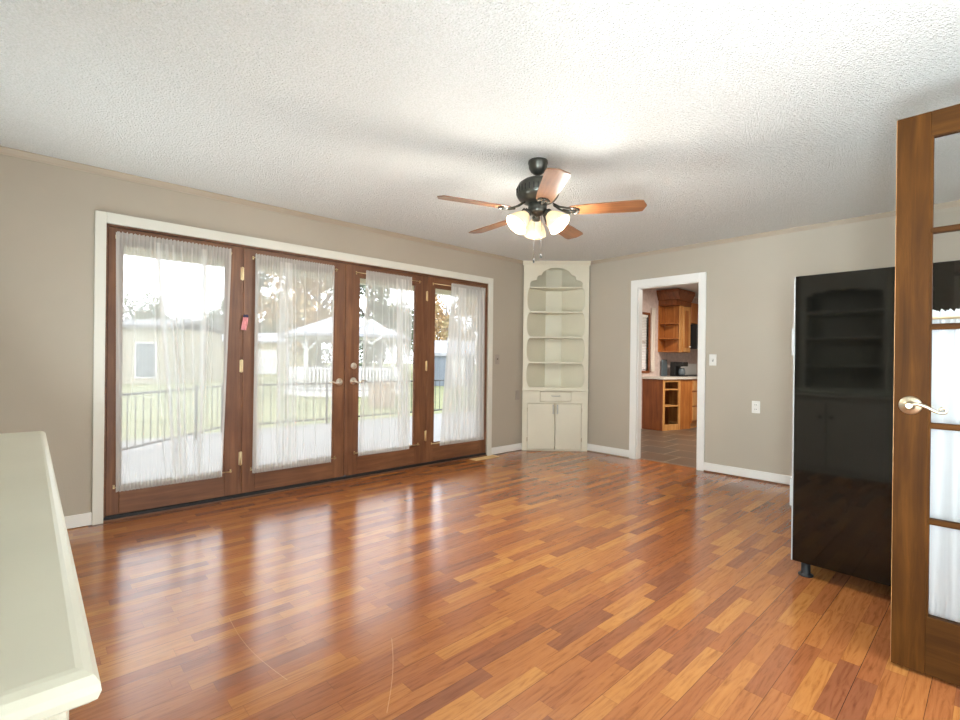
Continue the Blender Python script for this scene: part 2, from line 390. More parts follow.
# casings
structure(boxes('trim_1', 'trim', [(0, .018, OY0-.062, OY0, 0, OZ+.073), (0, .018, OY1, OY1+.072, 0, OZ+.073), (0, .018, OY0, OY1, OZ, OZ+.073)], bevel=.003))
structure(boxes('trim_2', 'base', [(DX0-.085, DX0, BY-.018, BY, 0, DZ+.09), (DX1, DX1+.075, BY-.018, BY, 0, DZ+.09), (DX0, DX1, BY-.018, BY, DZ, DZ+.09),
    (DX0-.006, DX0+.012, BY, BY+TB, 0, DZ), (DX1-.012, DX1+.006, BY, BY+TB, 0, DZ), (DX0, DX1, BY, BY+TB, DZ-.012, DZ+.006)], bevel=.003))
def crown(name, p0, p1, inward):
    bm = bmesh.new(); prof = [(0, 0), (0, -.04), (.008, -.04), (.012, -.03), (.026, -.012), (.03, -.008), (.03, 0)]
    d = Vector(p1)-Vector(p0); L_ = d.length; d.normalize(); inn = Vector(inward)
    bm_prism(bm, prof, lambda u, v, e: Vector(p0) + inn*u + Vector((0, 0, v)) + d*e, L_)
    return structure(obj(name, bm, 'crown'))
crown('trim_3', (0, SY, H), (0, BY, H), (1, 0, 0)); crown('trim_4', (0, BY, H), (EX, BY, H), (0, -1, 0))
structure(boxes('baseboard_left', 'base', [(0, .014, SY, OY0-.062, .004, .088), (0, .014, OY1+.072, BY, .004, .088)], bevel=.003))
structure(boxes('baseboard_back', 'base', [(0, DX0-.085, BY-.014, BY, .012, .095), (DX1+.075, EX, BY-.014, BY, .012, .095)], bevel=.003))
structure(box('baseboard_right', 'base', (EX-.014, EX, 2.56, BY, .004, .09), bevel=.003))
structure(box('trim_7', 'doorwood', (DX1+.075, EX, BY-.024, BY-.0, 0, .012), bevel=.002))
# sill under the patio doors
structure(box('trim_5', 'seal', (-.13, -.004, OY0, OY1, 0, .034), bevel=.004))
structure(box('trim_6', 'railwood', (-.004, .012, OY0, OY1, 0, .014), bevel=.003))
structure(boxes('trim_8', 'railwood', [(-.13, -.012, OY0, OY0+.012, .034, OZ), (-.13, -.012, OY1-.012, OY1, .034, OZ), (-.13, -.012, OY0, OY1, OZ-.012, OZ)]))

# ------------------------------------------------------------------ patio doors
FX = -.018   # room face of the leaves
def leaf(name, y0, y1, g0, g1, label):
    t = thing(name, (FX, (y0+y1)/2, .036), label, 'patio door', kind='structure')
    zt, zb, gt, gb = OZ-.016, .038, 1.952, .235
    boxes('stile', 'doorwood', [(FX-.045, FX, y0, g0, zb, zt)], t, .003)
    boxes('stile', 'doorwood', [(FX-.045, FX, g1, y1, zb, zt)], t, .003)
    box('top_rail', 'railwood', (FX-.045, FX, g0, g1, gt, zt), t, .003)
    box('bottom_rail', 'railwood', (FX-.045, FX, g0, g1, zb, gb), t, .003)
    box('glass_pane', 'glass', (FX-.028, FX-.022, g0-.004, g1+.004, gb-.004, gt+.004), t)
    b = .012
    boxes('glazing_bead', 'railwood', [(FX-.018, FX-.004, g0, g0+b, gb, gt), (FX-.018, FX-.004, g1-b, g1, gb, gt), (FX-.018, FX-.004, g0+b, g1-b, gt-b, gt), (FX-.018, FX-.004, g0+b, g1-b, gb, gb+b)], t, .002)
    return t
def hinges(t, y):
    for z0, z1 in ((1.794, 1.892), (1.037, 1.135), (.277, .381)):
        bm = bmesh.new(); bm_lathe(bm, [(.004, -.006), (.007, -.004), (.007, z1-z0+.004), (.004, z1-z0+.006)], (FX+.007, y, z0), 10)
        bm_box(bm, FX-.001, FX+.003, y-.013, y+.013, z0, z1)
        obj('hinge', bm, 'brass', t)
d1 = leaf('door_1', .402, 1.268, .478, 1.160, 'fixed patio door leaf furthest left, nearest the white sideboard')
d2 = leaf('door_2', 1.290, 2.205, 1.392, 2.092, 'patio door leaf with the small pink flag on its left stile')
d3 = leaf('door_3', 2.228, 3.146, 2.340, 3.012, 'patio door leaf with the round deadbolt above its lever')
d4 = leaf('door_4', 3.168, 4.046, 3.262, 3.950, 'fixed patio door leaf furthest right, nearest the corner cabinet')
hinges(d2, 1.279); hinges(d3, 3.157)
structure(boxes('trim_9', 'doorwood', [(-.09, -.026, 1.268, 1.290, .036, OZ-.012), (-.09, -.026, 3.146, 3.168, .036, OZ-.012)]))
box('astragal', 'doorwood', (FX-.03, FX+.012, 2.196, 2.226, .05, OZ-.02), d3, .005)
def lever(parent, y, z, s, mat='nickel_light', label=None):
    bm = bmesh.new()
    bm_lathe(bm, [(.034, 0), (.034, .004), (.030, .010), (.016, .014), (.013, .03), (.013, .045), (.010, .05)], (FX, y, z), 24, Vector((1, 0, 0)))
    o = obj('door_handle', bm, mat, parent)
    bm = bmesh.new(); pts = []; tp = []
    for i in range(15):
        u = i/14; pts.append((FX+.042+.006*math.sin(u*PI), y+s*.122*u, z+.012*math.sin(u*2*PI)*(-1) - .012*u + (.010*max(0, u-.85)/.15))); tp.append(.0085-.003*u)
    bm_tube(bm, pts, .008, 10, tp); obj('lever', bm, mat, o)
lever(d2, 2.144, .936, -1); lever(d3, 2.288, .942, 1)
bm = bmesh.new(); bm_lathe(bm, [(.031, 0), (.031, .006), (.026, .012), (.014, .013), (.014, .020), (.010, .022)], (FX, 2.292, 1.086), 24, Vector((1, 0, 0)))
db = obj('deadbolt', bm, 'nickel_light', d3); box('thumb_turn', 'nickel', (FX+.02, FX+.032, 2.279, 2.305, 1.082, 1.090), db, .003)
# small flag hanging on the stile of door_2
ft = thing('small_flag', (FX+.004, 1.296, 1.38), 'small faded pink flag with a dark blue top pinned to a door stile', 'flag')
def ribbon(name, mat, z0, z1, y00, y01, y10, y11, x0):
    bm = bmesh.new(); n = 8; R_ = []
    for i in range(n+1):
        u = i/n; zz = z1+(z0-z1)*u; ya = y00+(y10-y00)*u; yb = y01+(y11-y01)*u
        R_.append([(x0+.004*math.sin(3*k+5*u)+.003*u, ya+(yb-ya)*k/4, zz) for k in range(5)])
    V = [[bm.verts.new(p) for p in r] for r in R_]; B = [[bm.verts.new((p[0]-.0025, p[1], p[2])) for p in r] for r in R_]
    for i in range(n):
        for k in range(4):
            bm.faces.new((V[i][k], V[i][k+1], V[i+1][k+1], V[i+1][k])); bm.faces.new((B[i][k], B[i+1][k], B[i+1][k+1], B[i][k+1]))
        for k in (0, 4): bm.faces.new((V[i][k], V[i+1][k], B[i+1][k], B[i][k]))
    for i in (0, n):
        for k in range(4): bm.faces.new((V[i][k], V[i][k+1], B[i][k+1], B[i][k]))
    return obj(name, bm, mat, ft)
ribbon('striped_cloth', 'pink', 1.382, 1.488, 1.285, 1.328, 1.268, 1.310, FX+.012)
ribbon('blue_corner', 'navy', 1.486, 1.508, 1.290, 1.322, 1.286, 1.326, FX+.012)

# ------------------------------------------------------------------ sheer curtains on the patio doors
def cloth(name, mat, top, bot, zt, zb, folds, label, group=None, x0=.018, amp=.02, seed=1, to3=None, mingather=0.0, parent=None, pocket=.030):
    """sheer panel with a gathered pocket along rod heights zt and zb; top/bot: (y0, y1) extents;
    folds: (u at the top, u at the bottom, width, depth) of each hanging fold"""
    rnd = random.Random(seed); NU, NV = 260, 48
    ph = [rnd.uniform(0, 6.28) for _ in range(8)]
    zs = [zt+pocket, zt+pocket*.6, zt+.010, zt, zt-.010, zt-.022] + [zt-.022-(zt-zb-.044)*j/(NV-12) for j in range(1, NV-12)] + [zb+.022, zb+.010, zb, zb-.010, zb-pocket*.6, zb-pocket]
    bm = bmesh.new(); ga = []; V = []
    for z in zs:
        f = min(1, max(0, (zt-z)/(zt-zb))); row = []
        loose = 0 if (z > zt or z < zb) else min(1, min(zt-z, z-zb)/.16)
        y0 = top[0]*(1-f)+bot[0]*f; y1 = top[1]*(1-f)+bot[1]*f
        for i in range(NU+1):
            u = i/NU; g = 0; bump = 0
            for k, (a, b, wd, dp) in enumerate(folds):
                c = a*(1-f)+b*f + .006*math.sin(5*f+k*1.7); w_ = wd*(1+.25*math.sin(4*f+k))
                e = math.exp(-((u-c)/w_)**2); g += dp*e; bump += dp*e*(1 if k % 2 else -.6)
            small = math.sin(2*PI*31*u+ph[3])+.6*math.sin(2*PI*53*u+ph[4]+2*f)+.5*math.sin(2*PI*83*u+ph[5])
            x = x0 + amp*loose*bump + .0032*(1-loose)*small + .004*loose*math.sin(2*PI*4*u+ph[0]+f)
            zz = z + (.0035*small if (z > zt+pocket*.4 or z < zb-pocket*.4) else 0)
            p = to3(x, y0+(y1-y0)*u, zz) if to3 else (x, y0+(y1-y0)*u, zz)
            row.append(bm.verts.new(p))
            gg = g + mingather + .03*small*loose
            if loose == 0: gg = .36+.10*small
            elif loose < 1: gg = max(gg, gg*loose + (.32+.14*small)*(1-loose)**2)
            for e0, d in ((u, 1), (1-u, 1)):
                if e0 < .022: gg = max(gg, .55)
            ga.append(min(1, max(0, gg)))
        V.append(row)
    for a, b in zip(V, V[1:]):
        for i in range(NU):
            fc = bm.faces.new((a[i], a[i+1], b[i+1], b[i])); fc.smooth = True
    me = bpy.data.meshes.new(name); bm.to_mesh(me); bm.free(); me.materials.append(MAT[mat])
    at = me.attributes.new('gather', 'FLOAT', 'POINT'); at.data.foreach_set('value', ga)
    o = bpy.data.objects.new(name, me); COL.objects.link(o)
    if parent: o.parent = parent
    else: tag(o, label, 'curtain', group)
    return o
cloth('sheer_curtain', 'sheer', (.440, 1.186), (.455, 1.135), 1.995, .235,
      [(.17, .10, .006, .25), (.265, .44, .010, .5), (.335, .52, .026, 1.0), (.41, .575, .016, .8), (.455, .60, .014, .8), (.53, .63, .012, .8), (.63, .70, .009, .6), (.74, .76, .026, 1.0), (.80, .80, .007, .6), (.84, .86, .005, .4), (.02, .02, .02, .5)],
      'white sheer curtain covering the whole glass of the leftmost patio door', seed=3)
cloth('sheer_curtain', 'sheer', (1.370, 2.070), (1.362, 2.055), 1.985, .228,
      [(.30, .30, .022, .8), (.345, .37, .020, .6), (.385, .42, .022, 1.0), (.43, .47, .022, .7), (.47, .53, .014, .8), (.02, .04, .03, .7), (.08, .10, .012, .3), (.60, .62, .006, .5), (.77, .78, .006, .5), (.20, .22, .005, .2), (.22, .36, .016, .4)],
      'white sheer curtain beside the small pink flag, one thick fold down its middle', seed=5)
cloth('sheer_curtain', 'sheer', (2.395, 2.935), (2.330, 2.925), 1.985, .248,
      [(.66, .80, .026, .9), (.72, .84, .022, .6), (.78, .87, .026, 1.0), (.85, .91, .028, .9), (.91, .96, .022, .8), (.16, .28, .008, .5), (.37, .42, .009, .5), (.46, .62, .012, .5), (.56, .72, .014, .5), (.05, .05, .03, .4)],
      'white sheer curtain behind the deadbolt, gathered thick on its right side', seed=8)
cloth('sheer_curtain', 'sheer', (3.470, 3.992), (3.330, 4.000), 1.985, .236,
      [(.05, .10, .04, .5), (.22, .30, .03, .8), (.31, .40, .035, 1.0), (.40, .52, .03, .8), (.12, .20, .03, .5), (.52, .60, .02, .5), (.62, .70, .02, .6), (.74, .78, .02, .6), (.84, .88, .02, .5), (.94, .95, .02, .6)],
      'bunched white sheer curtain of the rightmost patio door, pushed to the right', seed=11, mingather=.30)
def rod(name, y0, y1, z, label, ends=True):
    t = thing(name, (.012, (y0+y1)/2, z), label, 'curtain rod')
    bm = bmesh.new(); bm_tube(bm, [(.006, y0, z), (.006, y1, z)], .0045, 10); obj('tube', bm, 'brass', t)
    for y in (y0, y1):
        bm = bmesh.new(); bm_tube(bm, [(FX, y, z), (-.002, y, z), (.006, y, z)], .004, 8, [.008, .004, .005]); bm_box(bm, FX-.001, FX+.003, y-.006, y+.006, z-.014, z+.014); obj('bracket', bm, 'brass', t)
    return t
for nm, y0, y1, zt, zb, who in ((1, .447, 1.190, 1.995, .235, 'leftmost patio door'), (2, 1.362, 2.105, 1.985, .228, 'patio door with the small flag'),
                               (3, 2.310, 3.058, 1.985, .248, 'patio door with the deadbolt'), (4, 3.240, 3.995, 1.985, .236, 'rightmost patio door')):
    rod('curtain_rod', y0, y1, zt, 'thin brass rod holding the curtain top on the '+who)
    rod('curtain_rod', y0, y1+(.015 if nm == 1 else 0), zb, 'thin brass rod holding the curtain hem on the '+who)

# ------------------------------------------------------------------ corner cabinet
CL = Vector((.018, 4.676, 0)); CW = .836; cd = Vector((math.cos(math.radians(45)), math.sin(math.radians(45)), 0)); cn = Vector((cd.y, -cd.x, 0))
def cc(u, v, d): return CL + cd*u + cn*d + Vector((0, 0, v))     # d: towards the room
ct_ = thing('corner_cabinet', cc(CW/2, 0, 0), 'tall cream corner cabinet with scalloped open shelves above a drawer and doors', 'cabinet')
def cbox(name, mat, u0, u1, v0, v1, d0, d1, parent, bevel=.0):
    bm = bmesh.new(); bm_box(bm, u0, u1, d0, d1, v0, v1, bevel=bevel)
    for v in bm.verts: v.co = cc(v.co.x, v.co.z, v.co.y)
    return obj(name, bm, mat, parent)
def arc(pts, n=6):
    """Catmull-Rom through the points"""
    out = []
    P = [pts[0]]+pts+[pts[-1]]
    for i in range(1, len(P)-2):
        for k in range(n):
            t = k/n; a, b, c, d = P[i-1], P[i], P[i+1], P[i+2]
            out.append(tuple(.5*((2*b[j])+(-a[j]+c[j])*t+(2*a[j]-5*b[j]+4*c[j]-d[j])*t*t+(-a[j]+3*b[j]-3*c[j]+d[j])*t**3) for j in (0, 1)))
    out.append(pts[-1]); return out
zsh = [.811, 1.142, 1.469, 1.795, 2.112]
left = []
for a, b in zip(zsh, zsh[1:]):
    h = b-a
    left += arc([(.088, a+.004), (.068, a+.09*h), (.050, a+.28*h), (.047, a+.60*h), (.060, a+.84*h), (.074, b-.03), (.088, b-.004)], 4)
archL = arc([(.080, 2.13), (.084, 2.158), (.104, 2.180), (.140, 2.192), (.172, 2.196)], 5) + arc([(.168, 2.214), (.176, 2.236), (.198, 2.254), (.232, 2.258)], 5) + arc([(.232, 2.272), (.262, 2.306), (.312, 2.334), (.365, 2.349), (.418, 2.353)], 6)
half = left + archL
hole = half + [(CW-u, v) for u, v in half[::-1][1:]]
bm = bmesh.new(); bm_plate_hole(bm, [(0, .785), (CW, .785), (CW, 2.385), (0, 2.385)], hole, lambda u, v, d: cc(u, v, d), .02); obj('scalloped_frame', bm, 'hutch', ct_)
bm = bmesh.new(); prof = [(0, 0), (.012, 0), (.016, .012), (.028, .03), (.034, .04), (.036, .052), (0, .052)]
bm_prism(bm, prof, lambda u, v, e: cc(-.012+e, 2.385+v, .012+u), CW+.024); obj('cornice', bm, 'hutch', ct_)
cbox('waist_ledge', 'hutch', -.004, CW+.004, .768, .790, .0, .034, ct_, .004)
# carcass along the two walls
bx_, by_ = .018, BY-.018
def vpanel(p, q, z0, z1, th, name, mat='hutch', parent=ct_):
    p = Vector((p[0], p[1], 0)); q = Vector((q[0], q[1], 0)); d = (q-p).normalized(); n = Vector((-d.y, d.x, 0))*th
    bm = bmesh.new(); bm_prism(bm, [(0, z0), ((q-p).length, z0), ((q-p).length, z1), (0, z1)], lambda u, v, e: p+d*u+n*e+Vector((0, 0, v)), 1.0)
    return obj(name, bm, mat, parent)
R0 = cc(CW, 0, 0)
vpanel((bx_, CL.y), (bx_, by_-.16), .0, 2.43, -.012, 'back_panel'); vpanel((bx_, by_-.16), (bx_+.16, by_), .0, 2.43, -.012, 'back_panel'); vpanel((bx_+.16, by_), (R0.x, by_), .0, 2.43, -.012, 'back_panel')
def tri(name, z0, z1, d=.0):
    P = [cc(.01, 0, d), cc(CW-.01, 0, d), Vector((bx_+.17, by_-.013, 0)), Vector((bx_+.013, by_-.17, 0))]
    P = [P[0], P[1], Vector((P[1].x, by_-.013, 0)), P[2], P[3], Vector((bx_+.013, P[0].y, 0))]
    bm = bmesh.new(); bm_prism(bm, [(p.x, p.y) for p in P], lambda u, v, e: Vector((u, v, z0+e)), z1-z0); return obj(name, bm, 'hutch', ct_)
for z in zsh[1:]: tri('shelf', z-.018, z)
tri('counter_board', .785, .806); tri('top_board', 2.385, 2.40)
bm = bmesh.new()
for u0, u1, v0, v1 in ((0, .064, 0, .768), (.760, CW, 0, .768), (.064, .760, 0, .012), (.064, .760, .611, .630), (.064, .223, .630, .763), (.625, .760, .630, .763), (.064, .760, .763, .768)):
    bm_box(bm, u0, u1, .0, .018, v0, v1)
for v in bm.verts: v.co = cc(v.co.x, v.co.z, v.co.y)
obj('base_frame', bm, 'hutch', ct_)
dr = cbox('drawer', 'hutch', .2275, .6205, .6345, .7585, .004, .032, ct_, .007)
bm = bmesh.new(); bm_tube(bm, [cc(.372, .710, .030), cc(.374, .708, .056), cc(.40, .706, .060), cc(.45, .706, .060), cc(.476, .708, .056), cc(.478, .710, .030)], .005, 8); obj('pull', bm, 'pull', dr)
for u0, u1, up_ in ((.0685, .4145, .392), (.4205, .7555, .446)):
    d_ = cbox('door', 'hutch', u0, u1, .0165, .6065, .004, .032, ct_, .007)
    bm = bmesh.new(); bm_tube(bm, [cc(up_, .588, .030), cc(up_, .586, .054), cc(up_, .57, .060), cc(up_, .50, .060), cc(up_, .484, .054), cc(up_, .482, .030)], .009, 8); obj('pull', bm, 'pull', d_)
    for zz in (.12, .50):
        uu = u0-.004 if u0 < .2 else u1+.004
        cbox('hinge', 'nickel', uu-.006, uu+.006, zz, zz+.05, .018, .03, d_)

# ------------------------------------------------------------------ built-in sideboard with upper shelves, along the near wall
sb = thing('sideboard', (2.5, -.3, 0), 'long white painted sideboard with a moulded top edge in the near left corner', 'sideboard')
bm = bmesh.new()
TX0, TX1, TY0, TY1, TZ = 1.455, 3.600, SY, .058, .84
prof = [(-.05, 0), (-.018, 0), (-.008, -.003), (-.001, -.010), (0, -.020), (-.004, -.029), (-.012, -.033), (-.012, -.038), (-.05, -.038)]
def topv(e):      # moulded loop around the left end, front and right end
    return e
rings = []
for (o_, dz) in [(-.30, 0)]+[(-.020, 0), (-.014, -.0015), (-.006, -.006), (-.001, -.014), (0, -.022), (-.003, -.031), (-.010, -.036), (-.014, -.038), (-.30, -.038)]:
    rings.append([bm.verts.new(p) for p in ((TX0-o_ if 0 else TX0-o_, TY0, TZ+dz), (TX0-o_, TY1+o_, TZ+dz), (TX1+o_, TY1+o_, TZ+dz), (TX1+o_, TY0, TZ+dz))])
for a, b in zip(rings, rings[1:]):
    for i in range(3): bm.faces.new((a[i], a[i+1], b[i+1], b[i]))
bm.faces.new(rings[0]); bm.faces.new(rings[-1][::-1]); bm.faces.new([r[0] for r in rings]); bm.faces.new([r[3] for r in rings])
obj('worktop', bm, 'side', sb)
BX0, BX1, BY0 = 1.50, 3.563, .034
box('carcass', 'side', (BX0, BX1, SY, BY0-.02, .0, .80), sb, .003)
box('end_panel', 'side', (BX1, BX1+.012, SY, BY0-.06, .05, .79), sb, .002)
box('corner_post', 'side', (BX1-.03, BX1+.014, BY0-.055, BY0, .0, .80), sb, .008)
for i in range(4):
    x0 = BX0+.03+i*.485; d_ = box('door', 'side', (x0, x0+.475, BY0-.02, BY0, .06, .76), sb, .005)
    kx = x0+.43 if i % 2 == 0 else x0+.045
    bm = bmesh.new(); bm_lathe(bm, [(.006, 0), (.006, .01), (.016, .018), (.015, .026), (.006, .03)], (kx, BY0, .60), 16, Vector((0, 1, 0))); obj('knob', bm, 'fanmetal', d_)
ux0, ux1, uy = 2.66, 3.46, -.26
bm = bmesh.new()
pts = [(ux0+.06, .90)] + [(ux0+.06, 1.84)] + [(ux0+.06+(ux1-ux0-.12)*k/24, 1.90+.035*abs(math.sin(k/24*PI*4))+.05*math.sin(k/24*PI)) for k in range(25)] + [(ux1-.06, 1.84), (ux1-.06, .90)]
bm_plate_hole(bm, [(ux0, TZ), (ux1, TZ), (ux1, 2.30), (ux0, 2.30)], pts, lambda u, v, d: Vector((u, uy-.02+d, v)), .02); obj('upper_frame', bm, 'side', sb)
box('upper_side', 'side', (ux0, ux0+.018, SY, uy-.02, TZ, 2.30), sb); box('upper_side', 'side', (ux1-.018, ux1, SY, uy-.02, TZ, 2.30), sb)
box('upper_back', 'side', (ux0, ux1, SY, SY+.012, TZ, 2.30), sb); box('upper_top', 'side', (ux0-.02, ux1+.02, SY, uy+.01, 2.30, 2.34), sb, .006)
for z in (1.15, 1.455, 1.74): box('upper_shelf', 'side', (ux0+.018, ux1-.018, SY+.012, uy-.021, z-.02, z), sb)

# ------------------------------------------------------------------ tall glossy black cabinet
bc = thing('black_cabinet', (3.87, 3.4, 0), 'tall glossy black cabinet on short metal feet, partly behind the open french door', 'cabinet')
KX0, KX1, KY0, KY1, KZ0, KZ1 = 3.452, 4.36, 3.088, 3.70, .077, 1.64
box('body', 'black', (KX0, KX1, KY0, KY1, KZ0, KZ1), bc, .004)
dr = box('door', 'greyedge', (KX0-.007, KX0-.0005, KY0+.006, KY1-.004, KZ0, KZ1-.004), bc, .001)
for z in (1.205, .375):
    box('hinge', 'greyedge', (KX0-.016, KX0-.006, KY0+.004, KY0+.02, z, z+.15), dr, .002)
for lx in (KX0+.055, KX1-.06):
    for ly in (KY0+.045, KY1-.05):
        bm = bmesh.new(); bm_lathe(bm, [(.036, 0), (.036, .006), (.024, .010), (.022, .014), (.022, KZ0+.002)], (lx, ly, 0), 20); obj('foot', bm, 'seal', bc)

# ------------------------------------------------------------------ open french door at the right
FY = 2.45; fx0, fx1 = 3.946, 4.742
fd = thing('french_door', (4.30, FY+.018, .012), 'open brown wooden french door with glass panes and a lever at the right edge', 'door', kind='structure')
fd.name = 'door_5'
s0, s1, th = 4.043, 4.645, .036
box('stile', 'frenchwood', (fx0, s0, FY, FY+th, .010, 2.106), fd, .002)
box('stile', 'frenchwood', (s1, fx1, FY, FY+th, .010, 2.106), fd, .002)
box('latch_edge', 'oaklight', (fx0-.0015, fx0+.001, FY+.003, FY+th-.003, .012, 2.104), fd)
box('top_rail', 'frenchrail', (s0, s1, FY, FY+th, 2.012, 2.106), fd, .002)
box('bottom_rail', 'frenchrail', (s0, s1, FY, FY+th, .010, .226), fd, .002)
def mbar(name, x0, x1, z0, z1, mat):
    bm = bmesh.new(); bm_box(bm, x0, x1, FY+.002, FY+th-.002, z0, z1, .006, 2); return obj(name, bm, mat, fd)
for z in (1.662, 1.304, .935, .579): mbar('glazing_bar', s0, s1, z-.011, z+.011, 'frenchrail')
for x in (s0+.201, s0+.402): mbar('glazing_bar', x-.011, x+.011, .226, 2.012, 'frenchwood')
box('glass_pane', 'glass_near', (s0, s1, FY+.016, FY+.019, .226, 2.012), fd)
boxes('glazing_bead', 'frenchwood', [(s0, s0+.007, FY+.004, FY+th-.004, .226, 2.012), (s1-.007, s1, FY+.004, FY+th-.004, .226, 2.012)], fd)
def nlever(sy, y0):
    bm = bmesh.new(); bm_lathe(bm, [(.0345, 0), (.0345, .003), (.031, .008), (.020, .011), (.017, .014), (.013, .018), (.013, .046), (.009, .052)], (3.994, y0, 1.008), 28, Vector((0, sy, 0)))
    o = obj('door_handle', bm, 'nickel', fd)
    bm = bmesh.new(); pts = []; tp = []
    for i in range(17):
        u = i/16; pts.append((3.994+.092*u, y0+sy*(.044), 1.008+.010*math.sin(u*PI*1.0)*(1-u)*2 - .020*math.sin(u*PI/2)**2)); tp.append(.0072-.0022*u)
    ex_, ez_ = pts[-1][0], pts[-1][2]
    for i in range(1, 15):
        a = -PI/2+i/14*1.55*PI; r = .0105*(1-.4*i/14); pts.append((ex_+.0+r*math.cos(a)*1.0, y0+sy*.044, ez_+.0105+r*math.sin(a))); tp.append(.005)
    bm_tube(bm, pts, .006, 10, tp); obj('lever', bm, 'nickel', o)
nlever(-1, FY); nlever(1, FY+th)
for z in (.25, 1.05, 1.85):
    bm = bmesh.new(); bm_lathe(bm, [(.007, 0), (.007, .09)], (fx1+.004, FY-.006, z), 10); obj('hinge', bm, 'brass', fd)
cloth('sheer_curtain', 'sheer2', (4.036, 4.700), (4.034, 4.700), 1.338, .165, [(.06, .05, .02, .8), (.13, .12, .02, .6), (.2, .22, .03, .7), (.36, .35, .03, .8), (.5, .52, .04, .8), (.66, .64, .03, .7), (.8, .8, .04, .8), (.93, .93, .03, .7)],
      'white sheer curtain covering the lower panes of the open french door', x0=0, amp=.014, seed=21, to3=lambda x, y, z: (y, FY+th+.030-x, z), mingather=.10)
t = thing('curtain_rod', (4.38, FY+th+.022, 1.338), 'thin brass rod holding the curtain on the open french door', 'curtain rod')
bm = bmesh.new(); bm_tube(bm, [(4.026, FY+th+.022, 1.338), (4.71, FY+th+.022, 1.338)], .0048, 10); obj('tube', bm, 'brass', t)
for x in (4.026, 4.71):
    bm = bmesh.new(); bm_tube(bm, [(x, FY+th, 1.338), (x, FY+th+.012, 1.338), (x, FY+th+.022, 1.338)], .004, 8, [.008, .004, .005]); obj('bracket', bm, 'brass', t)

# ------------------------------------------------------------------ ceiling fan
HX, HY = 2.190, 2.385; FZ = .020
fan = thing('ceiling_fan', (HX, HY, H), 'five-blade ceiling fan with wooden blades and a lit three-shade light kit', 'ceiling fan')
def lat(name, prof, mat, parent=fan, seg=40):
    bm = bmesh.new(); bm_lathe(bm, prof, (HX, HY, FZ if name != 'canopy' else 0), seg); return obj(name, bm, mat, parent)
lat('canopy', [(.062, 2.44), (.064, 2.425), (.060, 2.415), (.058, 2.395), (.046, 2.372), (.028, 2.358), (.018, 2.352)], 'fanmetal')
lat('downrod', [(.012, 2.36), (.012, 2.29)], 'fanmetal', seg=16)
mh = lat('motor_housing', [(.02, 2.305), (.05, 2.303), (.095, 2.292), (.122, 2.272), (.132, 2.250), (.134, 2.225), (.134, 2.196), (.126, 2.182), (.112, 2.166), (.085, 2.152), (.05, 2.146)], 'fanmetal', seg=48)
for k in range(30):
    a = 2*PI*k/30; c, sn = math.cos(a), math.sin(a)
    bm = bmesh.new(); bm_tube(bm, [(HX+.134*c, HY+.134*sn, 2.205+FZ), (HX+.135*c, HY+.135*sn, 2.242+FZ)], .0035, 6); obj('vent_slot', bm, 'blackmatte', mh)
lat('switch_housing', [(.05, 2.148), (.060, 2.140), (.060, 2.094), (.056, 2.084), (.03, 2.076), (.02, 2.068), (.008, 2.060)], 'fanmetal')
PH = math.radians(-40.0); ZB = 2.110
def make_blade(k):
    root = bpy.data.objects.new('blade', None)
    ang = PH+2*PI*k/5
    outline = [(.205, -.038), (.215, -.048), (.30, -.056), (.612, -.068), (.645, -.062), (.668, 0), (.645, .062), (.612, .068), (.30, .056), (.215, .048), (.205, .038)]
    bm = bmesh.new(); bm_prism(bm, outline, lambda u, v, e: Vector((u, v, e)), .007)
    bmesh.ops.bevel(bm, geom=[e for e in bm.edges], offset=.0015, segments=1, affect='EDGES')
    Rm = Matrix.Translation((HX, HY, ZB)) @ Matrix.Rotation(math.radians(1.4), 4, Vector((-.9, -.3, 0))) @ Matrix.Rotation(ang, 4, 'Z') @ Matrix.Rotation(math.radians(-11), 4, 'X')
    b = obj('blade', bm, 'blade', fan, local=True); b.matrix_basis = fan_inv @ Rm
    bm = bmesh.new()
    for s in (-1, 1): bm_tube(bm, [(.10, s*.010, .05), (.14, s*.016, .022), (.19, s*.030, .002), (.235, s*.034, -.004), (.262, s*.012, -.005)], .0065, 8)
    bm_tube(bm, [(.16, 0, .006), (.20, 0, -.003), (.245, 0, -.005)], .009, 8)
    for px, py in ((.225, -.026), (.225, .026), (.258, 0)): bm_lathe(bm, [(.008, -.008), (.008, 0)], (px, py, 0), 10)
    i = obj('blade_iron', bm, 'fanmetal', b, local=True)
fan_inv = Matrix.Translation((-HX, -HY, -H))
for k in range(5): make_blade(k)
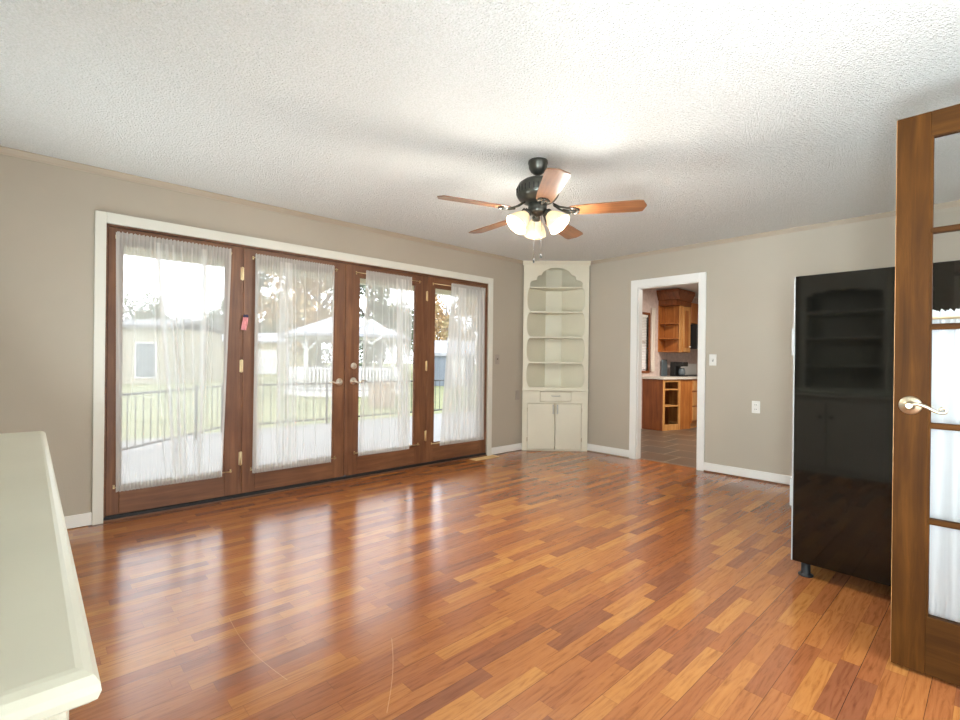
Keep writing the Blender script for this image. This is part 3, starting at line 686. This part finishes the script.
# light kit: one shade away from the camera, two towards it
to_cam = math.atan2(0-HY, 4.2257-HX)
lamps = []
for k, off in enumerate((PI+.10, PI/3+.1, -PI/3+.02)):
    a = to_cam+off; d = Vector((math.cos(a), math.sin(a), 0)); c0 = Vector((HX, HY, 2.092+FZ))
    arm_end = c0+d*.070+Vector((0, 0, -.010)); axis = (d*.75+Vector((0, 0, -.80))).normalized()
    bm = bmesh.new(); bm_tube(bm, [c0+d*.035, c0+d*.055+Vector((0, 0, .008)), arm_end], .010, 10)
    bm_lathe(bm, [(.012, -.012), (.024, -.006), (.027, .004), (.026, .026), (.020, .030)], arm_end, 20, axis); arm = obj('light_arm', bm, 'fanmetal', fan)
    bm = bmesh.new()
    P = [(r*1.1, h*1.06) for r, h in ((.027, .020), (.034, .032), (.045, .050), (.056, .075), (.064, .100), (.069, .118), (.066, .118), (.061, .100), (.053, .075), (.042, .050), (.031, .034), (.024, .024))]
    bm_lathe(bm, P, arm_end, 36, axis, cap=False); sh = obj('lamp_shade', bm, 'shade', arm)
    bm = bmesh.new(); bm_lathe(bm, [(.010, .02), (.013, .035), (.024, .058), (.027, .074), (.022, .090), (.010, .098), (.0, .10)], arm_end, 18, axis, cap=False); bl = obj('bulb', bm, 'bulb', arm)
    L_ = bpy.data.lights.new('fan_bulb_light', 'POINT'); L_.energy = 22.0; L_.color = (1, .95, .87); L_.shadow_soft_size = .07
    lo = bpy.data.objects.new('fan_bulb_light', L_); COL.objects.link(lo); lo.location = arm_end+axis*.125
for (ox, oy, z0, z1) in ((.02, .016, 2.09, 1.845), (-.016, -.012, 2.09, 1.815)):
    bm = bmesh.new(); bm_tube(bm, [(HX+ox, HY+oy, z0), (HX+ox, HY+oy, z1)], .0014, 6); pc = obj('pull_chain', bm, 'chrome', fan)
    bm = bmesh.new(); bm_lathe(bm, [(.002, .0), (.006, -.006), (.007, -.016), (.004, -.026), (.001, -.03)], (HX+ox, HY+oy, z1), 12); obj('chain_bob', bm, 'blackmatte', pc)

# ------------------------------------------------------------------ wall plates and floor register
def plate_back(name, x, z, label, cat, kind, mat='plate'):
    t = thing(name, (x, BY, z), label, cat)
    box('cover_plate', mat, (x-.037, x+.037, BY-.007, BY, z-.060, z+.060), t, .003)
    if kind == 'switch':
        box('toggle', mat, (x-.005, x+.005, BY-.020, BY-.006, z-.006, z+.014), t, .002)
        box('toggle_slot', 'slot', (x-.007, x+.007, BY-.0076, BY-.006, z-.014, z+.014), t)
    else:
        for dz in (-.022, .022):
            f = box('receptacle', mat, (x-.017, x+.017, BY-.010, BY-.006, z+dz-.014, z+dz+.014), t, .004)
            for dx in (-.007, .007): box('slot', 'slot', (x+dx-.0018, x+dx+.0018, BY-.0106, BY-.009, z+dz-.004, z+dz+.006), f)
    return t
plate_back('light_switch', 2.155, 1.186, 'white single light switch beside the kitchen doorway', 'light switch', 'switch')
plate_back('wall_outlet', 2.574, .722, 'white double wall outlet low on the grey back wall', 'outlet', 'outlet')
t = thing('painted_switch', (0, 4.222, 1.165), 'painted-over switch plate on the wall right of the patio doors', 'switch plate')
box('cover_plate', 'paintedplate', (0, .006, 4.185, 4.259, 1.105, 1.225), t, .003); box('toggle', 'slot', (.006, .016, 4.217, 4.227, 1.16, 1.18), t, .002)
t = thing('painted_outlet', (0, 4.600, .712), 'painted-over outlet plate on the wall just left of the corner cabinet', 'outlet')
box('cover_plate', 'paintedplate', (0, .006, 4.563, 4.637, .652, .772), t, .003)
for dz in (-.022, .022): box('receptacle', 'paintedplate', (.005, .010, 4.583, 4.617, .712+dz-.014, .712+dz+.014), t, .004)
fv = thing('floor_register', (.085, 3.95, 0), 'tan metal floor register lying in front of the rightmost patio door', 'floor vent')
boxes('register_frame', 'vent', [(.028, .142, 3.76, 3.785, 0, .006), (.028, .142, 4.115, 4.14, 0, .006), (.028, .045, 3.785, 4.115, 0, .006), (.125, .142, 3.785, 4.115, 0, .006)], fv, .001)
boxes('louvres', 'vent', [(.045, .125, 3.79+i*.0205, 3.803+i*.0205, .0005, .004) for i in range(16)], fv)

# ------------------------------------------------------------------ kitchen behind the doorway
KY = BY+TB; KE = 10.2
structure(box('floor_kitchen', 'slate', (-.02, 3.6, BY+.06, KE, -.06, .0)))
structure(box('ceiling_kitchen', 'base', (-.1, 3.6, KY, KE+.1, 2.46, 2.56)))
WY0, WY1, WZ0, WZ1 = 6.95, 7.98, 1.0, 1.98
structure(boxes('wall_kitchen_left', 'kwall', [(-T, 0, KY, WY0, 0, 2.46), (-T, 0, WY1, KE, 0, 2.46), (-T, 0, WY0, WY1, 0, WZ0), (-T, 0, WY0, WY1, WZ1, 2.46)]))
structure(box('wall_kitchen_far', 'splash', (-T, 3.6, KE, KE+.1, 0, 2.46)))
structure(box('wall_kitchen_right', 'kwall', (3.6, 3.7, KY, KE, 0, 2.46)))
structure(boxes('window_1', 'oakdark', [(-.05, .012, WY0-.04, WY0, WZ0-.04, WZ1+.04), (-.05, .012, WY1, WY1+.04, WZ0-.04, WZ1+.04), (-.05, .012, WY0, WY1, WZ1, WZ1+.04), (-.05, .02, WY0, WY1, WZ0-.04, WZ0), (-.09, -.06, WY0, WY1, 1.48, 1.51)], bevel=.003))
bl = thing('window_blind', (-.03, 7.46, 1.0), 'white slatted blind in the kitchen window seen through the doorway', 'blind')
boxes('headrail', 'blind', [(-.055, -.01, WY0+.004, WY1-.004, WZ1-.04, WZ1)], bl)
bm = bmesh.new()
for i in range(34):
    z = WZ0+.02+i*.0275
    bm_prism(bm, [(-.012, -.008), (.012, .008), (.012, .0095), (-.012, -.0065)], lambda u, v, e: Vector((-.032+u, WY0+.004+e, z+v)), WY1-WY0-.008)
obj('slats', bm, 'blind', bl)
cloth('lace_curtain', 'lace', (8.02, 8.16), (8.02, 8.15), 2.08, 1.02, [(.2, .2, .1, .8), (.5, .55, .08, .9), (.8, .8, .1, .8)], 'pale curtain strip hanging beside the kitchen window', x0=.035, amp=.012, seed=33, mingather=.3)
kb = thing('kitchen_base_cabinet', (.3, 8.4, 0), 'brown oak kitchen base cabinet with an open shelf end seen through the doorway', 'cabinet')
box('end_panel', 'oakdark', (0, .372, 7.785, 7.805, .0, .86), kb, .002)
A = Vector((.372, 7.79, 0)); B_ = Vector((.486, 8.20, 0)); dd = (B_-A).normalized(); nn = Vector((-dd.y, dd.x, 0))
def kface(name, mat, u0, u1, z0, z1, d0=0, d1=.02):
    bm = bmesh.new(); bm_box(bm, u0, u1, d0, d1, z0, z1, .001)
    for v in bm.verts: v.co = A+dd*v.co.x+nn*v.co.y+Vector((0, 0, v.co.z))
    return obj(name, bm, mat, kb)
LL = (B_-A).length
kface('face_frame', 'oaklight', 0, .05, 0, .86); kface('face_frame', 'oaklight', LL-.05, LL, 0, .86); kface('face_frame', 'oaklight', .05, LL-.05, 0, .10); kface('face_frame', 'oaklight', .05, LL-.05, .82, .86)
for z in (.42, .70): kface('shelf', 'oaklight', .05, LL-.05, z-.02, z, 0, .25)
kface('shelf_back', 'oakdark', .0, LL, .0, .86, .25, .262)
vpanel((B_.x, B_.y), (.545, 8.47), 0, .86, .02, 'side_panel', 'oak', kb)
box('drawer_carcass', 'oak', (.02, .56, 8.47, 9.06, .10, .86), kb); box('toe_kick', 'oaklight', (.02, .52, 8.47, 9.06, 0, .10), kb)
for z0, z1 in ((.66, .83), (.40, .63), (.14, .37)):
    f = box('drawer', 'oaklight', (.56, .578, 8.49, 9.03, z0, z1), kb, .004)
    bm = bmesh.new(); bm_lathe(bm, [(.005, 0), (.012, .014), (.010, .022)], (.578, 8.75, (z0+z1)/2), 10, Vector((1, 0, 0))); obj('knob', bm, 'brass', f)
bm = bmesh.new(); bm_prism(bm, [(.002, 7.765), (.375, 7.765), (.405, 7.80), (.515, 8.20), (.585, 8.47), (.595, 9.07), (.002, 9.07)], lambda u, v, e: Vector((u, v, .865+e)), .035)
wt_ = obj('kitchen_worktop', bm, 'counter'); tag(wt_, 'pale grey kitchen worktop on the brown base cabinet beyond the doorway', 'worktop')
ku = thing('kitchen_wall_cabinet', (.17, 8.6, 1.35), 'brown oak kitchen wall cabinet with open end shelves seen through the doorway', 'cabinet')
UY = 8.33; uz0, uz1 = 1.335, 2.17
box('carcass', 'oak', (.0, .30, UY+.24, 8.94, uz0, uz1), ku)
box('back_panel', 'oak', (.0, .012, UY, UY+.24, uz0, uz1), ku); box('inner_panel', 'oak', (.012, .30, UY+.225, UY+.24, uz0, uz1), ku)
box('top_panel', 'oakdark', (.0, .33, UY, 8.94, uz1, 2.26), ku)
for z in (uz0+.02, 1.585, 1.855): box('shelf', 'oak', (.012, .30, UY+.005, UY+.225, z-.018, z), ku, .002)
boxes('face_frame', 'oaklight', [(.30, .32, UY+.18, UY+.27, uz0, uz1), (.30, .32, 8.86, 8.94, uz0, uz1)], ku)
kd = box('door', 'oaklight', (.32, .340, UY+.27, 8.88, uz0+.01, uz1-.01), ku, .004); box('raised_panel', 'oak', (.340, .346, UY+.33, 8.81, uz0+.08, uz1-.08), kd, .005)
bm = bmesh.new(); bm_lathe(bm, [(.006, 0), (.014, .016), (.012, .024)], (.340, 8.85, 1.44), 10, Vector((1, 0, 0))); obj('knob', bm, 'plate', kd)
bm = bmesh.new(); prof = [(0, 0), (.02, .01), (.03, .04), (.06, .10), (.075, .13), (.08, .18), (0, .18)]
bm_prism(bm, prof, lambda u, v, e: Vector((.32+u, UY-.0+e, 2.26+v)), .62)
bm_prism(bm, prof, lambda u, v, e: Vector((0+e, UY-u, 2.26+v)), .40); obj('crown_moulding', bm, 'oakdark', ku)
rg = thing('kitchen_range', (.3, 9.4, 0), 'kitchen range with a cream back panel beyond the wall cabinet', 'range')
box('body', 'extwhite', (.02, .60, 9.08, 9.84, 0, .89), rg, .004); box('cooktop', 'blackmatte', (.02, .61, 9.08, 9.84, .89, .91), rg, .003)
box('back_panel', 'extwhite', (.01, .06, 9.08, 9.84, .91, 1.13), rg, .004)
hd = thing('range_hood', (.2, 9.05, 1.4), 'black range hood under a short cabinet at the kitchen doorway edge', 'range hood')
box('hood_body', 'blackmatte', (.0, .42, 8.98, 9.70, 1.42, 1.86), hd, .005); box('vent_strip', 'extdark', (.42, .424, 9.0, 9.68, 1.44, 1.49), hd)
tag(box('hood_cabinet', 'oak', (.0, .32, 8.98, 9.70, 1.88, 2.26), None, .004), 'short brown cabinet above the black range hood', 'cabinet')
cm = thing('coffee_maker', (.22, 8.67, .90), 'black coffee maker standing on the kitchen worktop', 'coffee maker')
box('body', 'blackmatte', (.12, .22, 8.56, 8.78, .90, 1.16), cm, .008); box('brew_head', 'blackmatte', (.22, .36, 8.57, 8.77, 1.08, 1.16), cm, .008); box('warming_plate', 'seal', (.22, .36, 8.57, 8.77, .90, .92), cm, .004)
bm = bmesh.new(); bm_lathe(bm, [(.05, 0), (.062, .03), (.060, .08), (.045, .12), (.04, .13)], (.288, 8.67, .921), 18); obj('carafe', bm, 'extdark', cm)
tag(box('cutting_board', 'extdark', (.03, .05, 8.40, 8.60, .90, 1.20), None, .006), 'grey board leaning on the kitchen splashback left of the coffee maker', 'cutting board')
area('kitchen_fill', (1.7, 7.2, 2.40), (0, 0, -1), .6, .6, 58, (1, .93, .82))  # unseen lamp without a fixture, added to brighten the kitchen

# ------------------------------------------------------------------ outdoors
DZ0 = -.15
structure(boxes('porch_deck', 'deck', [(-4.98, -T, -1.0, 12.0, DZ0-.06, DZ0)]))
structure(box('lawn', 'lawn', (-140, -.2, -80, 120, -.6, -.45)))
structure(boxes('porch_soffit', 'soffit', [(-.78, -T, -1.5, 9, 2.16, 2.22), (-.80, -.70, -1.5, 9, 2.008, 2.22)]))
rl = thing('deck_railing', (-4.9, 5, DZ0), 'black iron railing along the far edge of the deck', 'railing')
zb_, zt_ = -.05, .655
def railrun(p, q):
    p = Vector(p+(0,)); q = Vector(q+(0,)); L_ = (q-p).length; d = (q-p)/L_
    bm = bmesh.new()
    for z in (zb_, zt_): bm_tube(bm, [p+Vector((0, 0, z)), q+Vector((0, 0, z))], .016, 6)
    obj('rails', bm, 'iron', rl)
    n = int(L_/.135); bal = []
    for i in range(1, n):
        if i % 14 == 0: continue
        c = p+d*(L_*i/n); bm = bmesh.new(); bm_tube(bm, [c+Vector((0, 0, zb_)), c+Vector((0, 0, zt_))], .007, 5); obj('baluster', bm, 'iron', rl)
    for i in range(0, n+1, 14):
        c = p+d*(L_*i/n); bm = bmesh.new(); bm_tube(bm, [c+Vector((0, 0, DZ0)), c+Vector((0, 0, zt_+.05))], .02, 8); obj('post', bm, 'iron', rl)
railrun((-3.15, .55), (-4.9, 2.45)); railrun((-4.9, 2.45), (-4.9, 11.0))

def rig(name, label, cat, px, depth, z=-.45, group=None):
    lat_ = (px-480)/484.9*depth
    f2 = Vector((-math.sin(a_), math.cos(a_), 0)); r2 = Vector((math.cos(a_), math.sin(a_), 0))
    p = Vector((4.2257, 0, 0))+f2*depth+r2*lat_; p.z = z
    return thing(name, p, label, cat, group), p, f2, r2
def gable_house(t, p, f2, r2, w_, d_, h, rise, wall, roof, over=.35):
    ux, uy_ = r2, f2
    def q(u, v, z): return p+ux*u+uy_*v+Vector((0, 0, z))
    bm = bmesh.new(); bm_prism(bm, [(-w_/2, 0), (w_/2, 0), (w_/2, d_), (-w_/2, d_)], lambda u, v, e: q(u, v, e), h); obj('walls', bm, wall, t)
    bm = bmesh.new(); bm_prism(bm, [(-over, h-.05), (d_/2, h+rise), (d_+over, h-.05), (d_+over, h+.12), (d_/2, h+rise+.18), (-over, h+.12)], lambda u, v, e: q(-w_/2-over+e, u, v), w_+2*over); obj('roof', bm, roof, t)
    return q
def facebox(t, q, name, mat, u0, u1, z0, z1, dep=.06):
    bm = bmesh.new(); bm_prism(bm, [(u0, z0), (u1, z0), (u1, z1), (u0, z1)], lambda u, v, e: q(u, .02-e, v), dep); return obj(name, bm, mat, t)
t, p, f2, r2 = rig('house', 'cream house with a low grey roof seen through the leftmost patio door', 'house', 118, 28)
q = gable_house(t, p, f2, r2, 5.6, 6, 3.25, .5, 'cream', 'roof'); wq = facebox(t, q, 'window_frame', 'extwhite', 1.0, 2.25, .3, 2.4); facebox(t, q, 'window_pane', 'extdark', 1.08, 2.17, .38, 2.32, .08)
t, p, f2, r2 = rig('garage', 'long pale yellow outbuilding with a low roof across the lawn', 'garage', 232, 46)
q = gable_house(t, p, f2, r2, 11.5, 7, 3.0, .9, 'yellow', 'paleroof'); facebox(t, q, 'window_pane', 'extdark', -2.6, -2.0, 1.0, 2.2)
facebox(t, q, 'garage_door', 'extwhite', 1.5, 4.3, .0, 2.3)
t, p, f2, r2 = rig('garden_shed', 'blue grey garden shed with a pale roof seen through the rightmost patio door', 'shed', 450, 29)
q = gable_house(t, p, f2, r2, 2.6, 3, 1.85, .75, 'bluegrey', 'paleroof', .15); facebox(t, q, 'shed_door', 'extwhite', .1, .9, .05, 1.7)
# gazebo
t, gp, f2, r2 = rig('gazebo', 'white octagonal gazebo with a pale roof on the lawn', 'gazebo', 347, 22.5)
GR = 2.55
def gq(a, r, z): return gp+Vector((r*math.cos(a), r*math.sin(a), z))
bm = bmesh.new(); bm_prism(bm, [(GR*1.05*math.cos(PI/8+k*PI/4), GR*1.05*math.sin(PI/8+k*PI/4)) for k in range(8)], lambda u, v, e: gp+Vector((u, v, e)), .22); obj('platform', bm, 'extwhite', t)
bm = bmesh.new(); ap = bm.verts.new(gp+Vector((0, 0, 3.75))); rr_ = [bm.verts.new(gq(PI/8+k*PI/4, GR*1.18, 2.62)) for k in range(8)]; r3 = [bm.verts.new(gq(PI/8+k*PI/4, GR*1.18, 2.50)) for k in range(8)]
for k in range(8):
    bm.faces.new((rr_[k], rr_[(k+1) % 8], ap)); bm.faces.new((r3[k], r3[(k+1) % 8], rr_[(k+1) % 8], rr_[k]))
bm.faces.new(r3); obj('roof', bm, 'paleroof', t)
for k in range(8):
    a0, a1 = PI/8+k*PI/4, PI/8+(k+1)*PI/4
    bm = bmesh.new(); bm_tube(bm, [gq(a0, GR, .2), gq(a0, GR, 2.55)], .085, 8); pst = obj('post', bm, 'extwhite', t)
    P0, P1 = gq(a0, GR, 0), gq(a1, GR, 0)
    bm = bmesh.new()
    for sgn, (Pa, Pb) in enumerate(((P0, P1), (P1, P0))):
        bm_tube(bm, [Pa+Vector((0, 0, 1.85)), Pa*.72+Pb*.28+Vector((0, 0, 2.42-.0))], .05, 6)
    bm_tube(bm, [P0+Vector((0, 0, 2.45)), P1+Vector((0, 0, 2.45))], .09, 6); obj('braced_beam', bm, 'extwhite', t)
    bm = bmesh.new(); n = 12
    for z in (.32, 1.15): bm_tube(bm, [P0+Vector((0, 0, z)), P1+Vector((0, 0, z))], .05, 6)
    for i in range(1, n):
        c = P0*(1-i/n)+P1*(i/n); bm_tube(bm, [c+Vector((0, 0, .32)), c+Vector((0, 0, 1.15))], .045, 5)
    obj('railing_panel', bm, 'extwhite', t)
bm = bmesh.new(); c = gq(math.atan2(-gp.y, 4.2-gp.x)+.35, GR*1.12, 0); L1 = r2*.75
bm_tube(bm, [c-L1+Vector((0, 0, 2.75)), c+Vector((0, 0, 3.2)), c+L1+Vector((0, 0, 2.75)), c+Vector((0, 0, 2.2)), c-L1+Vector((0, 0, 2.75))], .06, 6); obj('gable_trim', bm, 'extwhite', t)
t, p, f2, r2 = rig('storage_box', 'tan storage box standing on the lawn beyond the deck railing', 'storage box', 381, 16)
bm = bmesh.new(); bm_prism(bm, [(-.4, 0), (.4, 0), (.4, .5), (-.4, .5)], lambda u, v, e: p+r2*u+f2*v+Vector((0, 0, e)), .74); obj('body', bm, 'tan', t)
bm = bmesh.new(); bm_prism(bm, [(-.43, -.03), (.43, -.03), (.43, .53), (-.43, .53)], lambda u, v, e: p+r2*u+f2*v+Vector((0, 0, .74+e)), .07); obj('lid', bm, 'tan', t)

def tree(px, depth, height, spread, mat, label, seed, base=.25, n=2600):
    rnd = random.Random(seed); t, p, f2, r2 = rig('tree', label, 'tree', px, depth, group='trees beyond the lawn')
    bm = bmesh.new(); bm_tube(bm, [p, p+Vector((.1, 0, height*.35)), p+Vector((0, .1, height*.75))], .2, 8, [.03*height, .022*height, .006*height])
    for k in range(7):
        a = rnd.uniform(0, 6.28); z = height*rnd.uniform(.3, .6); e = p+Vector((math.cos(a)*spread*.7, math.sin(a)*spread*.7, z+height*.2))
        bm_tube(bm, [p+Vector((.05, .05, z)), (p+Vector((0, 0, z))+e)/2+Vector((0, 0, .1*height*.3)), e], .05, 5, [.012*height, .008*height, .003*height])
    obj('trunk', bm, 'bark', t)
    bm = bmesh.new(); cl = []
    for k in range(16):
        a = rnd.uniform(0, 6.28); f = rnd.uniform(base, .95); r = spread*math.sqrt(rnd.random())*(1.1-.7*abs(f-.5))
        cl.append((p+Vector((math.cos(a)*r, math.sin(a)*r, f*height)), spread*rnd.uniform(.28, .5)))
    for i in range(n):
        c, r = rnd.choice(cl); v = Vector((rnd.gauss(0, 1), rnd.gauss(0, 1), rnd.gauss(0, .8))).normalized()*r*(rnd.random()**.4)
        s = rnd.uniform(.026, .046)*height*.55; u = Vector((rnd.gauss(0, 1), rnd.gauss(0, 1), rnd.gauss(0, 1))).normalized(); w_ = u.orthogonal().normalized()
        o = c+v; bm.faces.new([bm.verts.new(o+u*s), bm.verts.new(o+w_*s*.6), bm.verts.new(o-u*s), bm.verts.new(o-w_*s*.6)])
    obj('crown', bm, mat, t)
for i, (px, dp, h, s, m, lb) in enumerate((
    (134, 50, 7.6, 2.4, 'leafgreen', 'green tree rising behind the cream house roof'),
    (166, 74, 8.2, 3.0, 'leafgreen', 'low green tree between the cream house and the yellow outbuilding'),
    (203, 64, 8.0, 2.8, 'leafdark', 'green tree behind the left end of the yellow outbuilding'),
    (236, 76, 10.6, 3.0, 'leafgreen', 'taller green tree behind the middle of the yellow outbuilding'),
    (266, 72, 13.6, 3.4, 'leafdark', 'dark green tree seen at the left of the second patio door'),
    (318, 40, 10.5, 4.2, 'leafautumn', 'broad yellow orange tree behind the gazebo'),
    (296, 62, 14.5, 3.6, 'leafgreen', 'tall green tree left behind the gazebo'),
    (366, 36, 8.8, 2.4, 'leafdark', 'green tree right behind the gazebo roof'),
    (398, 50, 7.5, 3.0, 'leafgreen', 'green tree between the gazebo and the shed'),
    (445, 44, 8.8, 2.6, 'leafautumn', 'yellow autumn tree behind the blue grey shed'),
    (472, 50.5, 9.5, 3.0, 'leafautumn', 'golden tree to the right of the blue grey shed'),
    (346, 31, 4.4, 2.4, 'leafdark', 'low dark green tree seen between the gazebo posts'),
    (381, 58.5, 7.0, 4.2, 'leafgreen', 'low green tree behind the right side of the gazebo'),
    (418, 66, 8.0, 4.6, 'leafdark', 'low dark tree between the gazebo and the blue grey shed'))):
    tree(px, dp, h, s, m, lb, 100+i, base=.06 if dp in (31, 58.5, 66, 44, 50.5) else .25)
